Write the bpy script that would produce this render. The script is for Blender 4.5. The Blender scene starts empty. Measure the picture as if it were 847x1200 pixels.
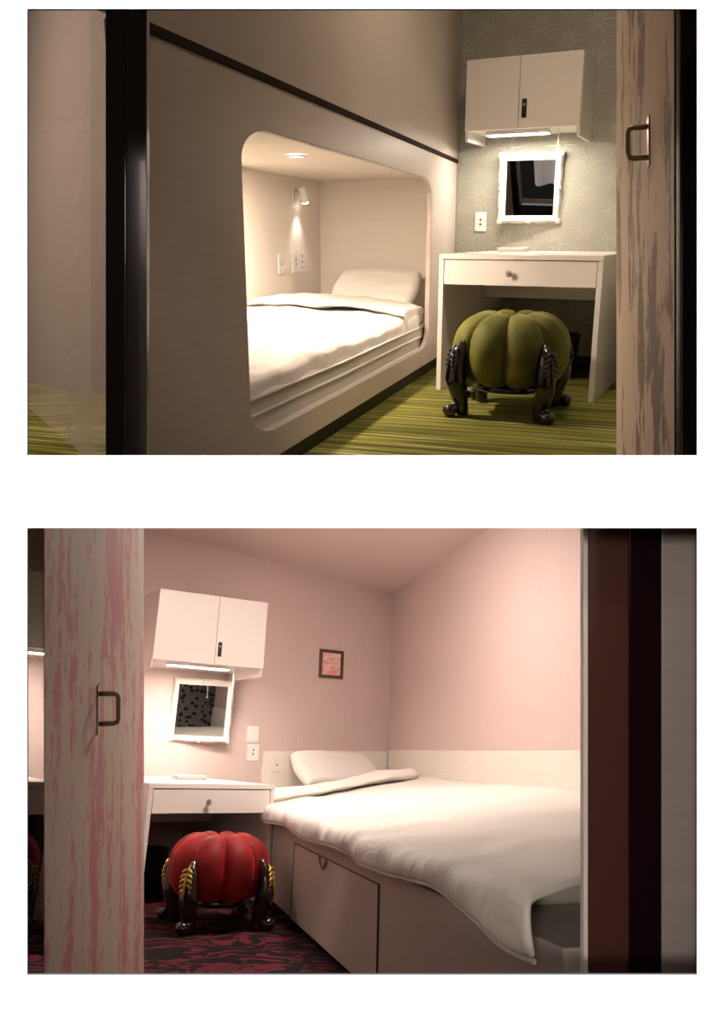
import bpy, bmesh, math, random
from mathutils import Matrix, Vector, noise
PI = math.pi
random.seed(4)
S = bpy.context.scene
COL = S.collection

# ------------------------------------------------------------------ frames
# The world is cabin A's own upright room frame: x to the right of the pod wall, y into the room, z up.


def rows(yaw, pit, roll, tx, ty, tz):
    a, b, c = math.cos(yaw), math.sin(yaw), 0
    M1 = Matrix(((a, b, 0), (-b, a, 0), (0, 0, 1)))
    cp, sp = math.cos(pit), math.sin(pit)
    M2 = Matrix(((1, 0, 0), (0, cp, -sp), (0, sp, cp)))
    cr, sr = math.cos(roll), math.sin(roll)
    M3 = Matrix(((cr, 0, -sr), (0, 1, 0), (sr, 0, cr)))
    R = M3 @ M2 @ M1
    return R, M3 @ M2 @ Vector((tx, ty, tz))


RA, TA = rows(0.30991, 0.26960, -0.00047, -0.57164, 1.80298, -0.80020)
RB, TB = rows(-0.28023, -0.35084, -0.03347, 1.77777, 2.22037, -0.80067)
SA, PHA = 3.8670, 0.13964
SB, PHB = 5.3000, -0.27929
FA = Matrix.Identity(4)
CAMF = Matrix.LocRotScale(-(RA.transposed() @ TA), RA.transposed().to_quaternion(), None)   # viewer's frame
FB = Matrix.LocRotScale(RA.transposed() @ (TB - TA), (RA.transposed() @ RB).to_quaternion(), None)
FAW = FA @ Matrix.Translation((0, SA, 0)) @ Matrix.Rotation(-PHA, 4, 'Z')    # along the back wall of cabin A
FBW = FB @ Matrix.Translation((0, SB, 0)) @ Matrix.Rotation(-PHB, 4, 'Z')    # along the back wall of cabin B

# ------------------------------------------------------------------ materials
def newmat(name):
    m = bpy.data.materials.new(name); m.use_nodes = True
    nt = m.node_tree; b = nt.nodes['Principled BSDF']
    return m, nt, b


def N(nt, typ, **kw):
    n = nt.nodes.new(typ)
    for k, v in kw.items():
        if k.startswith('i_'):
            n.inputs[k[2:].replace('_', ' ')].default_value = v
        else:
            setattr(n, k, v)
    return n


def plain(name, col, rough=.5, metal=0, coat=0, sheen=0, sheen_tint=None, spec=.5):
    m, nt, b = newmat(name)
    b.inputs['Base Color'].default_value = (*col, 1); b.inputs['Roughness'].default_value = rough
    b.inputs['Metallic'].default_value = metal; b.inputs['Coat Weight'].default_value = coat
    b.inputs['Coat Roughness'].default_value = .06
    b.inputs['Specular IOR Level'].default_value = spec
    b.inputs['Sheen Weight'].default_value = sheen
    if sheen_tint: b.inputs['Sheen Tint'].default_value = (*sheen_tint, 1)
    return m


def ramp(nt, stops):
    r = nt.nodes.new('ShaderNodeValToRGB'); e = r.color_ramp.elements
    while len(e) < len(stops): e.new(.5)
    for el, (p, c) in zip(e, stops):
        el.position = p; el.color = (*c, 1)
    return r


def coords(nt, scale, rot=(0, 0, 0)):
    t = nt.nodes.new('ShaderNodeTexCoord'); mp = nt.nodes.new('ShaderNodeMapping')
    mp.inputs['Scale'].default_value = scale; mp.inputs['Rotation'].default_value = rot
    nt.links.new(t.outputs['Object'], mp.inputs['Vector']); return mp


def streaky(name, c1, c2, scale, rough=.5, nscale=4, coat=0, bump=0, lo=.35, hi=.65):
    m, nt, b = newmat(name)
    mp = coords(nt, scale); n = N(nt, 'ShaderNodeTexNoise'); n.inputs['Scale'].default_value = nscale
    n.inputs['Detail'].default_value = 6
    r = ramp(nt, [(lo, c1), (hi, c2)])
    nt.links.new(mp.outputs[0], n.inputs['Vector']); nt.links.new(n.outputs['Fac'], r.inputs[0])
    nt.links.new(r.outputs[0], b.inputs['Base Color']); b.inputs['Roughness'].default_value = rough
    b.inputs['Coat Weight'].default_value = coat; b.inputs['Coat Roughness'].default_value = .05
    if bump:
        bp = N(nt, 'ShaderNodeBump'); bp.inputs['Strength'].default_value = bump; bp.inputs['Distance'].default_value = .002
        nt.links.new(n.outputs['Fac'], bp.inputs['Height']); nt.links.new(bp.outputs[0], b.inputs['Normal'])
    return m


def emit(name, col, s):
    m, nt, b = newmat(name)
    b.inputs['Base Color'].default_value = (*col, 1)
    b.inputs['Emission Color'].default_value = (*col, 1); b.inputs['Emission Strength'].default_value = s
    return m


M = {}
M['lam'] = streaky('pale_wood_laminate', (.62, .54, .475), (.65, .57, .505), (.9, .9, 22), .42, 4)
M['lam_in'] = streaky('cream_wood_laminate', (.83, .775, .70), (.855, .80, .725), (.9, .9, 22), .5, 4)
M['lam_gloss'] = streaky('glossy_grey_laminate', (.36, .305, .27), (.39, .335, .30), (1.0, 1.0, 16), .2, 4, coat=1)
M['lam_gloss'].node_tree.nodes['Principled BSDF'].inputs['Coat IOR'].default_value = 1.6
M['lam_glossB'] = streaky('glossy_greige_laminate', (.37, .335, .315), (.40, .36, .34), (1.0, 1.0, 16), .25, 4, coat=.8)
M['bed_lam'] = streaky('bed_front_laminate', (.615, .555, .505), (.645, .585, .53), (.9, .9, 22), .45, 5)
M['white'] = plain('warm_white_board', (.80, .755, .70), .4)
M['whiteB'] = plain('warm_white_board_rosy', (.82, .77, .73), .4)
M['plastic'] = plain('white_plastic', (.85, .83, .79), .35)
M['dark_slot'] = plain('dark_slot', (.02, .02, .02), .5)
M['trim_brown'] = plain('dark_brown_trim', (.022, .009, .006), .8, spec=.1)
M['black_gloss'] = plain('black_lacquered_post', (.004, .004, .004), .12, coat=.3)
M['brown_gloss'] = plain('dark_brown_lacquer', (.012, .008, .007), .2, coat=.4)
M['redbrown_gloss'] = plain('dark_red_brown_lacquer', (.085, .032, .026), .22, coat=.6)
M['winegloss'] = plain('very_dark_wine_lacquer', (.012, .003, .005), .16, coat=.5)
M['skirt'] = plain('black_skirting', (.008, .007, .006), .5)
M['shell'] = plain('matt_black_outer_wall', (.01, .01, .01), .95, spec=0)
M['inner'] = plain('taupe_inner_face', (.15, .115, .095), .8)
M['page'] = plain('matt_white_wall', (.93, .93, .93), .95, spec=0)
M['chrome'] = plain('brushed_nickel', (.55, .50, .44), .28, 1)
M['bronze'] = plain('aged_nickel_handle', (.36, .30, .25), .3, 1)
M['mirror'] = plain('mirror_glass', (.86, .88, .86), .01, 1)
M['frame_white'] = plain('white_ornate_frame', (.86, .82, .75), .35, coat=.2)
M['bronze_frame'] = plain('dull_bronze_frame', (.16, .115, .06), .35, .7)
M['sheet'] = plain('white_cotton', (.84, .80, .745), .9, sheen=.2, spec=.2)
def creased(m, sc, st):
    nt = m.node_tree; b = nt.nodes['Principled BSDF']; mp = coords(nt, (1, 1.6, 1)); n = N(nt, 'ShaderNodeTexNoise')
    n.inputs['Scale'].default_value = sc; n.inputs['Detail'].default_value = 5; n.inputs['Distortion'].default_value = 1.2
    nt.links.new(mp.outputs[0], n.inputs['Vector']); bp = N(nt, 'ShaderNodeBump'); bp.inputs['Strength'].default_value = st; bp.inputs['Distance'].default_value = .02
    nt.links.new(n.outputs['Fac'], bp.inputs['Height']); nt.links.new(bp.outputs[0], b.inputs['Normal'])


creased(M['sheet'], 4, .8)
M['pillow'] = plain('white_pillow_cotton', (.88, .85, .80), .9, sheen=.2, spec=.2)
M['mattress'] = plain('ivory_mattress_cover', (.66, .62, .56), .35, coat=.35)
M['lacquer'] = plain('black_carved_lacquer', (.008, .006, .006), .18, coat=.6)
M['darkwood'] = plain('dark_brown_carved_wood', (.018, .009, .007), .2, coat=.6)
M['gold'] = plain('gold_leaf_paint', (.55, .38, .10), .35, .8)
M['black'] = plain('black_plastic', (.006, .006, .006), .4)
M['strip'] = emit('lit_lamp_diffuser', (1, .93, .80), 14)
M['spotlens'] = emit('lit_spot_lens', (1, .90, .74), 30)
M['lampglass'] = emit('dim_lamp_lens', (1, .9, .75), 8)


def velvet(name, dark, light):
    m, nt, b = newmat(name)
    lw = N(nt, 'ShaderNodeLayerWeight'); lw.inputs['Blend'].default_value = .45
    mp = coords(nt, (1, 1, 1)); n = N(nt, 'ShaderNodeTexNoise'); n.inputs['Scale'].default_value = 7; n.inputs['Detail'].default_value = 5
    nt.links.new(mp.outputs[0], n.inputs['Vector'])
    r = ramp(nt, [(.3, dark), (.75, light)])
    nt.links.new(n.outputs['Fac'], r.inputs[0]); nt.links.new(r.outputs[0], b.inputs['Base Color'])
    b.inputs['Roughness'].default_value = .6; b.inputs['Sheen Weight'].default_value = .45; b.inputs['Specular IOR Level'].default_value = .25
    b.inputs['Sheen Roughness'].default_value = .35; b.inputs['Sheen Tint'].default_value = (*[min(1, x * 2.2 + .05) for x in light], 1)
    nt.nodes.remove(lw)
    return m


M['green_velvet'] = velvet('olive_green_velvet', (.055, .06, .006), (.17, .165, .022))
M['red_velvet'] = velvet('crimson_velvet', (.16, .004, .006), (.40, .018, .018))


def carpet_green():
    m, nt, b = newmat('green_striped_carpet')
    mp = coords(nt, (.35, 1, 1), (0, 0, -.05))
    d = N(nt, 'ShaderNodeTexNoise'); d.inputs['Scale'].default_value = 11; d.inputs['Detail'].default_value = 3
    sc = coords(nt, (.6, 24, 1), (0, 0, .07))
    n = N(nt, 'ShaderNodeTexNoise'); n.inputs['Scale'].default_value = 1.6; n.inputs['Detail'].default_value = 6; n.inputs['Roughness'].default_value = .65
    nt.links.new(sc.outputs[0], n.inputs['Vector'])
    r = ramp(nt, [(.36, (.045, .045, .010)), (.45, (.095, .10, .018)), (.53, (.18, .175, .036)), (.585, (.21, .205, .052)), (.61, (.48, .45, .22)), (.66, (.20, .20, .05))])
    nt.links.new(n.outputs['Fac'], r.inputs[0])
    f = N(nt, 'ShaderNodeTexNoise'); f.inputs['Scale'].default_value = 260
    t = N(nt, 'ShaderNodeTexCoord'); nt.links.new(t.outputs['Object'], f.inputs['Vector'])
    mx = N(nt, 'ShaderNodeMix', data_type='RGBA', blend_type='MULTIPLY'); mx.inputs[0].default_value = .6
    r2 = ramp(nt, [(.3, (.45, .45, .45)), (.7, (1.3, 1.3, 1.3))])
    nt.links.new(f.outputs['Fac'], r2.inputs[0]); nt.links.new(r.outputs[0], mx.inputs[6]); nt.links.new(r2.outputs[0], mx.inputs[7])
    nt.links.new(mx.outputs[2], b.inputs['Base Color'])
    b.inputs['Roughness'].default_value = .95; b.inputs['Specular IOR Level'].default_value = .1
    bp = N(nt, 'ShaderNodeBump'); bp.inputs['Strength'].default_value = .5; bp.inputs['Distance'].default_value = .004
    nt.links.new(f.outputs['Fac'], bp.inputs['Height']); nt.links.new(bp.outputs[0], b.inputs['Normal'])
    return m


def carpet_red():
    m, nt, b = newmat('burgundy_leaf_pattern_carpet')
    t = N(nt, 'ShaderNodeTexCoord')
    w = N(nt, 'ShaderNodeTexNoise'); w.inputs['Scale'].default_value = 4.5; w.inputs['Detail'].default_value = 1
    nt.links.new(t.outputs['Object'], w.inputs['Vector'])
    ml = N(nt, 'ShaderNodeVectorMath', operation='MULTIPLY'); ml.inputs[1].default_value = (.5, .5, 0)
    nt.links.new(w.outputs['Color'], ml.inputs[0])
    ad = N(nt, 'ShaderNodeVectorMath', operation='ADD'); nt.links.new(t.outputs['Object'], ad.inputs[0]); nt.links.new(ml.outputs[0], ad.inputs[1])
    mp = N(nt, 'ShaderNodeMapping'); mp.inputs['Scale'].default_value = (10, 24, 1); mp.inputs['Rotation'].default_value = (0, 0, .35)
    nt.links.new(ad.outputs[0], mp.inputs['Vector'])
    v = N(nt, 'ShaderNodeTexVoronoi', feature='F1'); v.inputs['Scale'].default_value = .9; nt.links.new(mp.outputs[0], v.inputs['Vector'])
    r = ramp(nt, [(.40, (.115, .018, .03)), (.50, (.012, .009, .008))])
    nt.links.new(v.outputs['Distance'], r.inputs[0]); nt.links.new(r.outputs[0], b.inputs['Base Color'])
    f = N(nt, 'ShaderNodeTexNoise'); f.inputs['Scale'].default_value = 240; nt.links.new(t.outputs['Object'], f.inputs['Vector'])
    bp = N(nt, 'ShaderNodeBump'); bp.inputs['Strength'].default_value = .6; bp.inputs['Distance'].default_value = .004
    nt.links.new(f.outputs['Fac'], bp.inputs['Height']); nt.links.new(bp.outputs[0], b.inputs['Normal'])
    b.inputs['Roughness'].default_value = .95; b.inputs['Specular IOR Level'].default_value = .1
    return m


def damask(name, base, ink, yz, sh, lo, hi, zs=4.5):
    """wallpaper: rough blotches drawn out vertically, in bands"""
    m, nt, b = newmat(name)
    mp = coords(nt, (yz, yz, zs))
    n = N(nt, 'ShaderNodeTexNoise'); n.inputs['Scale'].default_value = 1.5; n.inputs['Detail'].default_value = 9; n.inputs['Roughness'].default_value = .72
    nt.links.new(mp.outputs[0], n.inputs['Vector'])
    mp2 = coords(nt, (sh, sh, 1.1)); n2 = N(nt, 'ShaderNodeTexNoise'); n2.inputs['Scale'].default_value = 1.3; n2.inputs['Detail'].default_value = 2
    nt.links.new(mp2.outputs[0], n2.inputs['Vector'])
    ad = N(nt, 'ShaderNodeMath', operation='ADD'); nt.links.new(n.outputs['Fac'], ad.inputs[0]); nt.links.new(n2.outputs['Fac'], ad.inputs[1])
    r = ramp(nt, [(lo, base), (hi, ink)]); r.color_ramp.interpolation = 'LINEAR'
    hf = N(nt, 'ShaderNodeMath', operation='MULTIPLY'); hf.inputs[1].default_value = .5; nt.links.new(ad.outputs[0], hf.inputs[0])
    nt.links.new(hf.outputs[0], r.inputs[0]); nt.links.new(r.outputs[0], b.inputs['Base Color'])
    b.inputs['Roughness'].default_value = .7
    bp = N(nt, 'ShaderNodeBump'); bp.inputs['Strength'].default_value = .25; bp.inputs['Distance'].default_value = .002
    nt.links.new(n.outputs['Fac'], bp.inputs['Height']); nt.links.new(bp.outputs[0], b.inputs['Normal'])
    return m


M['carpetA'] = carpet_green(); M['carpetB'] = carpet_red()
M['paperA'] = damask('beige_bark_wallpaper', (.50, .40, .32), (.17, .125, .105), 15, 5, .515, .535)
M['paperB'] = damask('pink_damask_wallpaper', (.53, .46, .38), (.52, .22, .23), 17, 6, .50, .545, 9)
M['wallA'] = streaky('sage_grey_wallpaper', (.36, .36, .295), (.385, .385, .32), (1, 1, 1), .6, 40)
M['foil'] = plain('pale_foil_pattern', (.53, .52, .44), .38, .15)
M['upperA'] = streaky('upper_wall_laminate', (.51, .455, .395), (.535, .475, .415), (1.2, 1.2, 20), .5, 5)
M['wallB'] = streaky('dusty_pink_wallpaper', (.63, .50, .475), (.67, .535, .505), (30, 30, 1.2), .7, 5)
M['ceilB'] = plain('dusty_pink_ceiling', (.70, .57, .54), .8)
M['quilt_black'] = plain('black_padded_leather', (.012, .009, .007), .45)


def spotted():
    m, nt, b = newmat('grey_wallpaper_black_spots')
    mp = coords(nt, (9, 9, 12)); v = N(nt, 'ShaderNodeTexVoronoi', feature='F1'); v.inputs['Scale'].default_value = 1.3
    nt.links.new(mp.outputs[0], v.inputs['Vector']); r = ramp(nt, [(.36, (.03, .028, .028)), (.40, (.30, .29, .28))])
    nt.links.new(v.outputs['Distance'], r.inputs[0]); nt.links.new(r.outputs[0], b.inputs['Base Color']); b.inputs['Roughness'].default_value = .7
    return m


M['spotted'] = spotted()
M['curtain'] = plain('taupe_curtain', (.36, .27, .235), .6, sheen=.5)


def artwork():
    m, nt, b = newmat('pink_print')
    mp = coords(nt, (9, 9, 22)); n = N(nt, 'ShaderNodeTexNoise'); n.inputs['Scale'].default_value = 1.6; n.inputs['Detail'].default_value = 4
    nt.links.new(mp.outputs[0], n.inputs['Vector'])
    r = ramp(nt, [(.40, (.80, .30, .33)), (.52, (.80, .55, .50)), (.62, (.85, .68, .58))])
    nt.links.new(n.outputs['Fac'], r.inputs[0]); nt.links.new(r.outputs[0], b.inputs['Base Color']); b.inputs['Roughness'].default_value = .5
    return m


M['art'] = artwork()

# ------------------------------------------------------------------ mesh helpers
def box(bm, x0, x1, y0, y1, z0, z1, mi=0):
    vs = [bm.verts.new(p) for p in ((x0, y0, z0), (x1, y0, z0), (x1, y1, z0), (x0, y1, z0), (x0, y0, z1), (x1, y0, z1), (x1, y1, z1), (x0, y1, z1))]
    for f in ((3, 2, 1, 0), (4, 5, 6, 7), (0, 1, 5, 4), (1, 2, 6, 5), (2, 3, 7, 6), (3, 0, 4, 7)):
        bm.faces.new([vs[i] for i in f]).material_index = mi


def prism(bm, pts, z0, z1, mi=0):
    """vertical prism over plan polygon pts (counter-clockwise); z1 may be a list of heights per point"""
    n = len(pts); zt = z1 if isinstance(z1, (list, tuple)) else [z1] * n
    zb = z0 if isinstance(z0, (list, tuple)) else [z0] * n
    a = [bm.verts.new((x, y, zb[i])) for i, (x, y) in enumerate(pts)]; b = [bm.verts.new((x, y, zt[i])) for i, (x, y) in enumerate(pts)]
    bm.faces.new(a[::-1]).material_index = mi; bm.faces.new(b).material_index = mi
    for i in range(n):
        j = (i + 1) % n; bm.faces.new((a[i], a[j], b[j], b[i])).material_index = mi


def tube(bm, pts, rad, seg=12, cap=True, mi=0, flat=None):
    pts = [Vector(p) for p in pts]; n = len(pts)
    rr = rad if isinstance(rad, (list, tuple)) else [rad] * n
    rings = []; up = None
    for i, p in enumerate(pts):
        d = (pts[min(i + 1, n - 1)] - pts[max(i - 1, 0)]).normalized()
        if up is None:
            up = Vector((0, 0, 1)) if abs(d.z) < .9 else Vector((1, 0, 0))
        s = d.cross(up).normalized(); up = s.cross(d).normalized()
        fx, fy = (1, 1) if flat is None else flat
        rings.append([bm.verts.new(p + (s * math.cos(2 * PI * k / seg) * fx + up * math.sin(2 * PI * k / seg) * fy) * rr[i]) for k in range(seg)])
    for a, b in zip(rings, rings[1:]):
        for k in range(seg):
            f = bm.faces.new((a[k], a[(k + 1) % seg], b[(k + 1) % seg], b[k])); f.smooth = True; f.material_index = mi
    if cap:
        bm.faces.new(rings[0][::-1]); bm.faces.new(rings[-1])


def lathe(bm, prof, seg=32, M4=None, mi=0):
    rings = []
    for r, z in prof:
        if r < 1e-6: ring = [bm.verts.new((0, 0, z))]
        else: ring = [bm.verts.new((r * math.cos(2 * PI * k / seg), r * math.sin(2 * PI * k / seg), z)) for k in range(seg)]
        rings.append(ring)
    for a, b in zip(rings, rings[1:]):
        for k in range(seg):
            k2 = (k + 1) % seg
            q = []
            for v in ((a[k % len(a)], a[k2 % len(a)], b[k2 % len(b)], b[k % len(b)])):
                if v not in q: q.append(v)
            if len(q) > 2:
                f = bm.faces.new(q); f.smooth = True; f.material_index = mi
    if M4 is not None:
        bmesh.ops.transform(bm, matrix=M4, verts=[v for r in rings for v in r])


def ball(bm, c, r, sx=1, sy=1, sz=1, seg=14, rot=None):
    m = Matrix.Translation(c) @ (rot or Matrix.Identity(4)) @ Matrix.Diagonal((sx * r, sy * r, sz * r, 1))
    res = bmesh.ops.create_uvsphere(bm, u_segments=seg, v_segments=max(6, seg // 2 + 1), radius=1, matrix=m)
    for v in res['verts']:
        for f in v.link_faces: f.smooth = True


def mk(name, bm, mats, parent=None, frame=None, bevel=0, seg=2, subsurf=0, solid=0, smooth=False):
    bmesh.ops.recalc_face_normals(bm, faces=bm.faces[:])
    me = bpy.data.meshes.new(name); bm.to_mesh(me); bm.free()
    if smooth:
        for p in me.polygons: p.use_smooth = True
    for m in (mats if isinstance(mats, (list, tuple)) else [mats]): me.materials.append(M[m])
    o = bpy.data.objects.new(name, me); COL.objects.link(o)
    if parent is not None: o.parent = parent
    elif frame is not None: o.matrix_world = frame
    if solid:
        s = o.modifiers.new('thickness', 'SOLIDIFY'); s.thickness = solid; s.offset = 0
    if bevel:
        b = o.modifiers.new('bevel', 'BEVEL'); b.width = bevel; b.segments = seg; b.limit_method = 'ANGLE'; b.harden_normals = False
    if subsurf:
        s = o.modifiers.new('sub', 'SUBSURF'); s.levels = subsurf; s.render_levels = subsurf
    return o


def tag(o, label, cat, group=None):
    o['label'] = label; o['category'] = cat
    if group: o['group'] = group
    return o


def struct(o, label=None):
    o['kind'] = 'structure'
    if label: o['label'] = label; o['category'] = o.name.split('_')[0].split('.')[0]
    return o


def thing(name, frame, loc, rz, label, cat, group=None):
    o = bpy.data.objects.new(name, None); COL.objects.link(o); o.empty_display_size = .1
    o.matrix_world = frame @ Matrix.Translation(loc) @ Matrix.Rotation(rz, 4, 'Z')
    return tag(o, label, cat, group)


def B(*boxes):
    bm = bmesh.new()
    for b in boxes: box(bm, *b)
    return bm


def dup(root, mat, label):
    r = root.copy(); COL.objects.link(r); r.matrix_world = mat; r['label'] = label
    for ch in list(root.children):
        c = ch.copy(); COL.objects.link(c); c.parent = r
        for g in list(ch.children):
            d = g.copy(); COL.objects.link(d); d.parent = c
    return r


def clip(o, keep_above, z):
    """trim a wall where it meets the slab between the cabins (height z in the front wall's frame)"""
    bpy.context.view_layer.update()
    L = o.matrix_world.inverted() @ CAMF; co_ = L @ Vector((0, 0, z)); no = (L.to_3x3() @ Vector((0, 0, 1))).normalized()
    bm = bmesh.new(); bm.from_mesh(o.data)
    r = bmesh.ops.bisect_plane(bm, geom=bm.verts[:] + bm.edges[:] + bm.faces[:], plane_co=co_, plane_no=no, clear_inner=keep_above, clear_outer=not keep_above)
    bmesh.ops.holes_fill(bm, edges=[e for e in r['geom_cut'] if isinstance(e, bmesh.types.BMEdge)], sides=0)
    bm.to_mesh(o.data); bm.free(); return o


# ------------------------------------------------------------------ white page margin, added as a wall with two openings
YF = 1.30; K = YF / 950
def opening(px0, px1, py0, py1): return ((px0 - 424) * K, (px1 - 424) * K, (540 - py1) * K, (540 - py0) * K)
oA = opening(32, 816.5, 10.5, 533.5); oB = opening(32, 816.5, 618.8, 1142.3)
bm = bmesh.new(); T = .004; E = 4.4
box(bm, -E, E, YF, YF + T, oA[3], E)
box(bm, -E, E, YF, YF + T, oB[3], oA[2])
box(bm, -E, E, YF, YF + T, -E, oB[2])
for o_ in (oA, oB):
    box(bm, -E, o_[0], YF, YF + T, o_[2], o_[3]); box(bm, o_[1], E, YF, YF + T, o_[2], o_[3])
for f in bm.faces:
    c = f.calc_center_median()
    if c.y > YF + T - 1e-4: f.material_index = 2
    elif c.y > YF + 1e-4: f.material_index = 1
struct(mk('wall_front', bm, ['page', 'shell', 'inner'], frame=CAMF), 'white page margin built as a wall with two wide openings onto the cabins')
for nm, bx in (('wall_outer_left', (-E - .1, -E, YF, 9.5, -E, E)), ('wall_outer_right', (E, E + .1, YF, 9.5, -E, E)),
               ('wall_outer_back', (-E, E, 9.5, 9.6, -E, E)), ('wall_outer_top', (-E, E, YF, 9.5, E, E + .1)), ('wall_outer_bottom', (-E, E, YF, 9.5, -E - .1, -E))):
    struct(mk(nm, B(bx), 'shell', frame=CAMF))  # added black enclosure, keeps the grazing sun out of the cabins

def px(p, Y): return (p - 424) / 950 * Y        # the opening's own plan: width at depth Y behind the wall
def fpost(name, a, b, Y0, Y1, z0, z1, mat, label, bevel=.002):
    return struct(mk(name, B((px(a, Y1), px(b, Y1), Y0, Y1, z0, z1)), mat, frame=CAMF, bevel=bevel), label)


struct(mk('divider_floor', B((-E, E, YF + T, 3.0, -.060, -.040)), 'shell', frame=CAMF), 'thin dark slab added between the two cabins')  # added to stop light leaking and hide the cabins' edges

# ------------------------------------------------------------------ CABIN A: shell
HT = 1.262                       # height of the brown strip
bm = bmesh.new(); prism(bm, [(-2.7, .40), (1.35, 1.52), (1.35, 4.3), (-2.7, 4.3)], -.04, 0)
struct(mk('floor', bm, 'carpetA', frame=FA), 'green striped carpet floor of the upper cabin')
# back wall with its star pattern
bm = bmesh.new(); box(bm, -.06, 1.32, 0, .06, 0, 2.62)
tri = .19; cs = [(i * tri * math.sqrt(3) / 2, (j + (i % 2) * .5) * tri) for i in range(-2, 11) for j in range(-2, 16)]


def strip(bm, a, b, w):
    a = Vector(a); b = Vector(b); d = (b - a); L = d.length; d /= L; n = Vector((-d.y, d.x))
    p = [a + d * .006, a + d * L * .3 + n * w / 2, b - d * .006, a + d * L * .3 - n * w / 2]
    if any(q.x < -.0 or q.x > 1.3 or q.y < .02 or q.y > 2.6 for q in p): return
    vs = [bm.verts.new((q.x, -.0012, q.y)) for q in p]; f = bm.faces.new(vs); f.material_index = 1


tripos = []
for (cx_, cz_) in cs:
    for k in range(6):
        a = PI / 6 + k * PI / 3
        strip(bm, (cx_, cz_), (cx_ + math.cos(a) * tri / 2, cz_ + math.sin(a) * tri / 2), .007)       # half of each lattice edge
        a = k * PI / 3
        strip(bm, (cx_, cz_), (cx_ + math.cos(a) * tri / math.sqrt(3), cz_ + math.sin(a) * tri / math.sqrt(3)), .009)
me_o = mk('wall_back', bm, ['wallA', 'foil'], frame=FAW)
struct(me_o, 'grey-green back wall with pale star wallpaper')
struct(mk('baseboard_back', B((0.0, 1.30, -.012, 0, 0, .075)), 'skirt', frame=FAW, bevel=.002), 'black skirting at the foot of the star-papered wall')
struct(mk('wall_right', B((1.30, 1.36, .9, 3.75, 0, 2.6)), 'wallA', frame=FA), 'right wall of the upper cabin behind the open leaf')
struct(mk('ceiling', B((-.1, 1.36, .75, 4.3, 2.6, 2.66)), 'white', frame=FA), 'ceiling of the upper cabin')

# pod front panel with a rounded opening
def rounded(y0, y1, z0, z1, ry, rz, n=10):
    pts = []
    for cy, cz, a0 in ((y1 - ry, z1 - rz, 0), (y0 + ry, z1 - rz, PI / 2), (y0 + ry, z0 + rz, PI), (y1 - ry, z0 + rz, 1.5 * PI)):
        for k in range(n + 1):
            a = a0 + PI / 2 * k / n
            pts.append((cy + ry * math.cos(a), cz + rz * math.sin(a)))
    return pts


PY0, PY1, PZ0, PZ1 = .13, SA - .005, .075, HT - .008
inn = rounded(.733, 3.17, .175, 1.112, .2, .095, 12)
cyc, czc = (.733 + 3.17) / 2, (.175 + 1.112) / 2
out = []
n4 = 13
for q, (yy, zz) in enumerate(((PY1, PZ1), (PY0, PZ1), (PY0, PZ0), (PY1, PZ0))):
    ry, rz = .2, .095
    for k in range(n4):
        t = k / (n4 - 1)
        iy, iz = inn[q * n4 + k]
        if q in (0, 2): p = (yy, iz) if t < .5 else (iy, zz)
        else: p = (iy, zz) if t < .5 else (yy, iz)
        if abs(t - .5) < .01: p = (yy, zz)
        out.append(p)
bm = bmesh.new(); D = .028
rings = []
for loop, x in ((out, 0), (inn, 0), (inn, -D), (out, -D)):
    rings.append([bm.verts.new((x, a, b)) for a, b in loop])
for a, b in ((0, 1), (1, 2), (2, 3), (3, 0)):
    for i in range(len(inn)):
        j = (i + 1) % len(inn)
        try: bm.faces.new((rings[a][i], rings[a][j], rings[b][j], rings[b][i]))
        except ValueError: pass
bmesh.ops.remove_doubles(bm, verts=bm.verts[:], dist=1e-5)
pod = thing('sleeping_pod', FA, (0, 0, 0), 0, 'built-in sleeping pod of pale wood laminate with a rounded lit opening', 'sleeping pod')
mk('front_panel', bm, 'lam', pod, bevel=.004, seg=3)
XB = -.89
bm = bmesh.new()                                   # interior lining
box(bm, XB - .02, XB, 1.95, 3.76, .08, 1.18)
lin = mk('back_lining', bm, 'lam_in', pod)
mk('end_lining', B((XB, -D, 3.74, 3.76, .08, 1.18)), 'lam_in', pod)
bm = bmesh.new(); prism(bm, [(-D - .002, .56), (-D - .002, 3.74), (XB, 3.74), (XB, 1.98)], 1.155, 1.175); mk('roof_lining', bm, 'lam_in', pod)
bm = bmesh.new(); prism(bm, [(-D - .002, .56), (-D - .002, 3.74), (XB, 3.74), (XB, 1.98)], .09, .11); mk('bed_board', bm, 'lam_in', pod)
bm = bmesh.new(); prism(bm, [(-D - .002, .54), (-D - .002, .56), (XB, 1.98), (XB, 1.95)], .09, 1.175); mk('foot_lining', bm, 'lam_in', pod)
mk('plinth', B((-.06, -.03, .13, SA - .01, 0, .075)), 'skirt', pod)
struct(mk('trim_1', B((-.02, .006, .13, SA - .002, HT - .012, HT + .012)), 'trim_brown', frame=FA, bevel=.002), 'thin dark brown strip running along above the sleeping pod')
struct(mk('wall_left', B((-.05, 0, .13, SA - .002, HT + .012, 2.6)), 'upperA', frame=FA), 'upper left wall above the brown strip')
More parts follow.
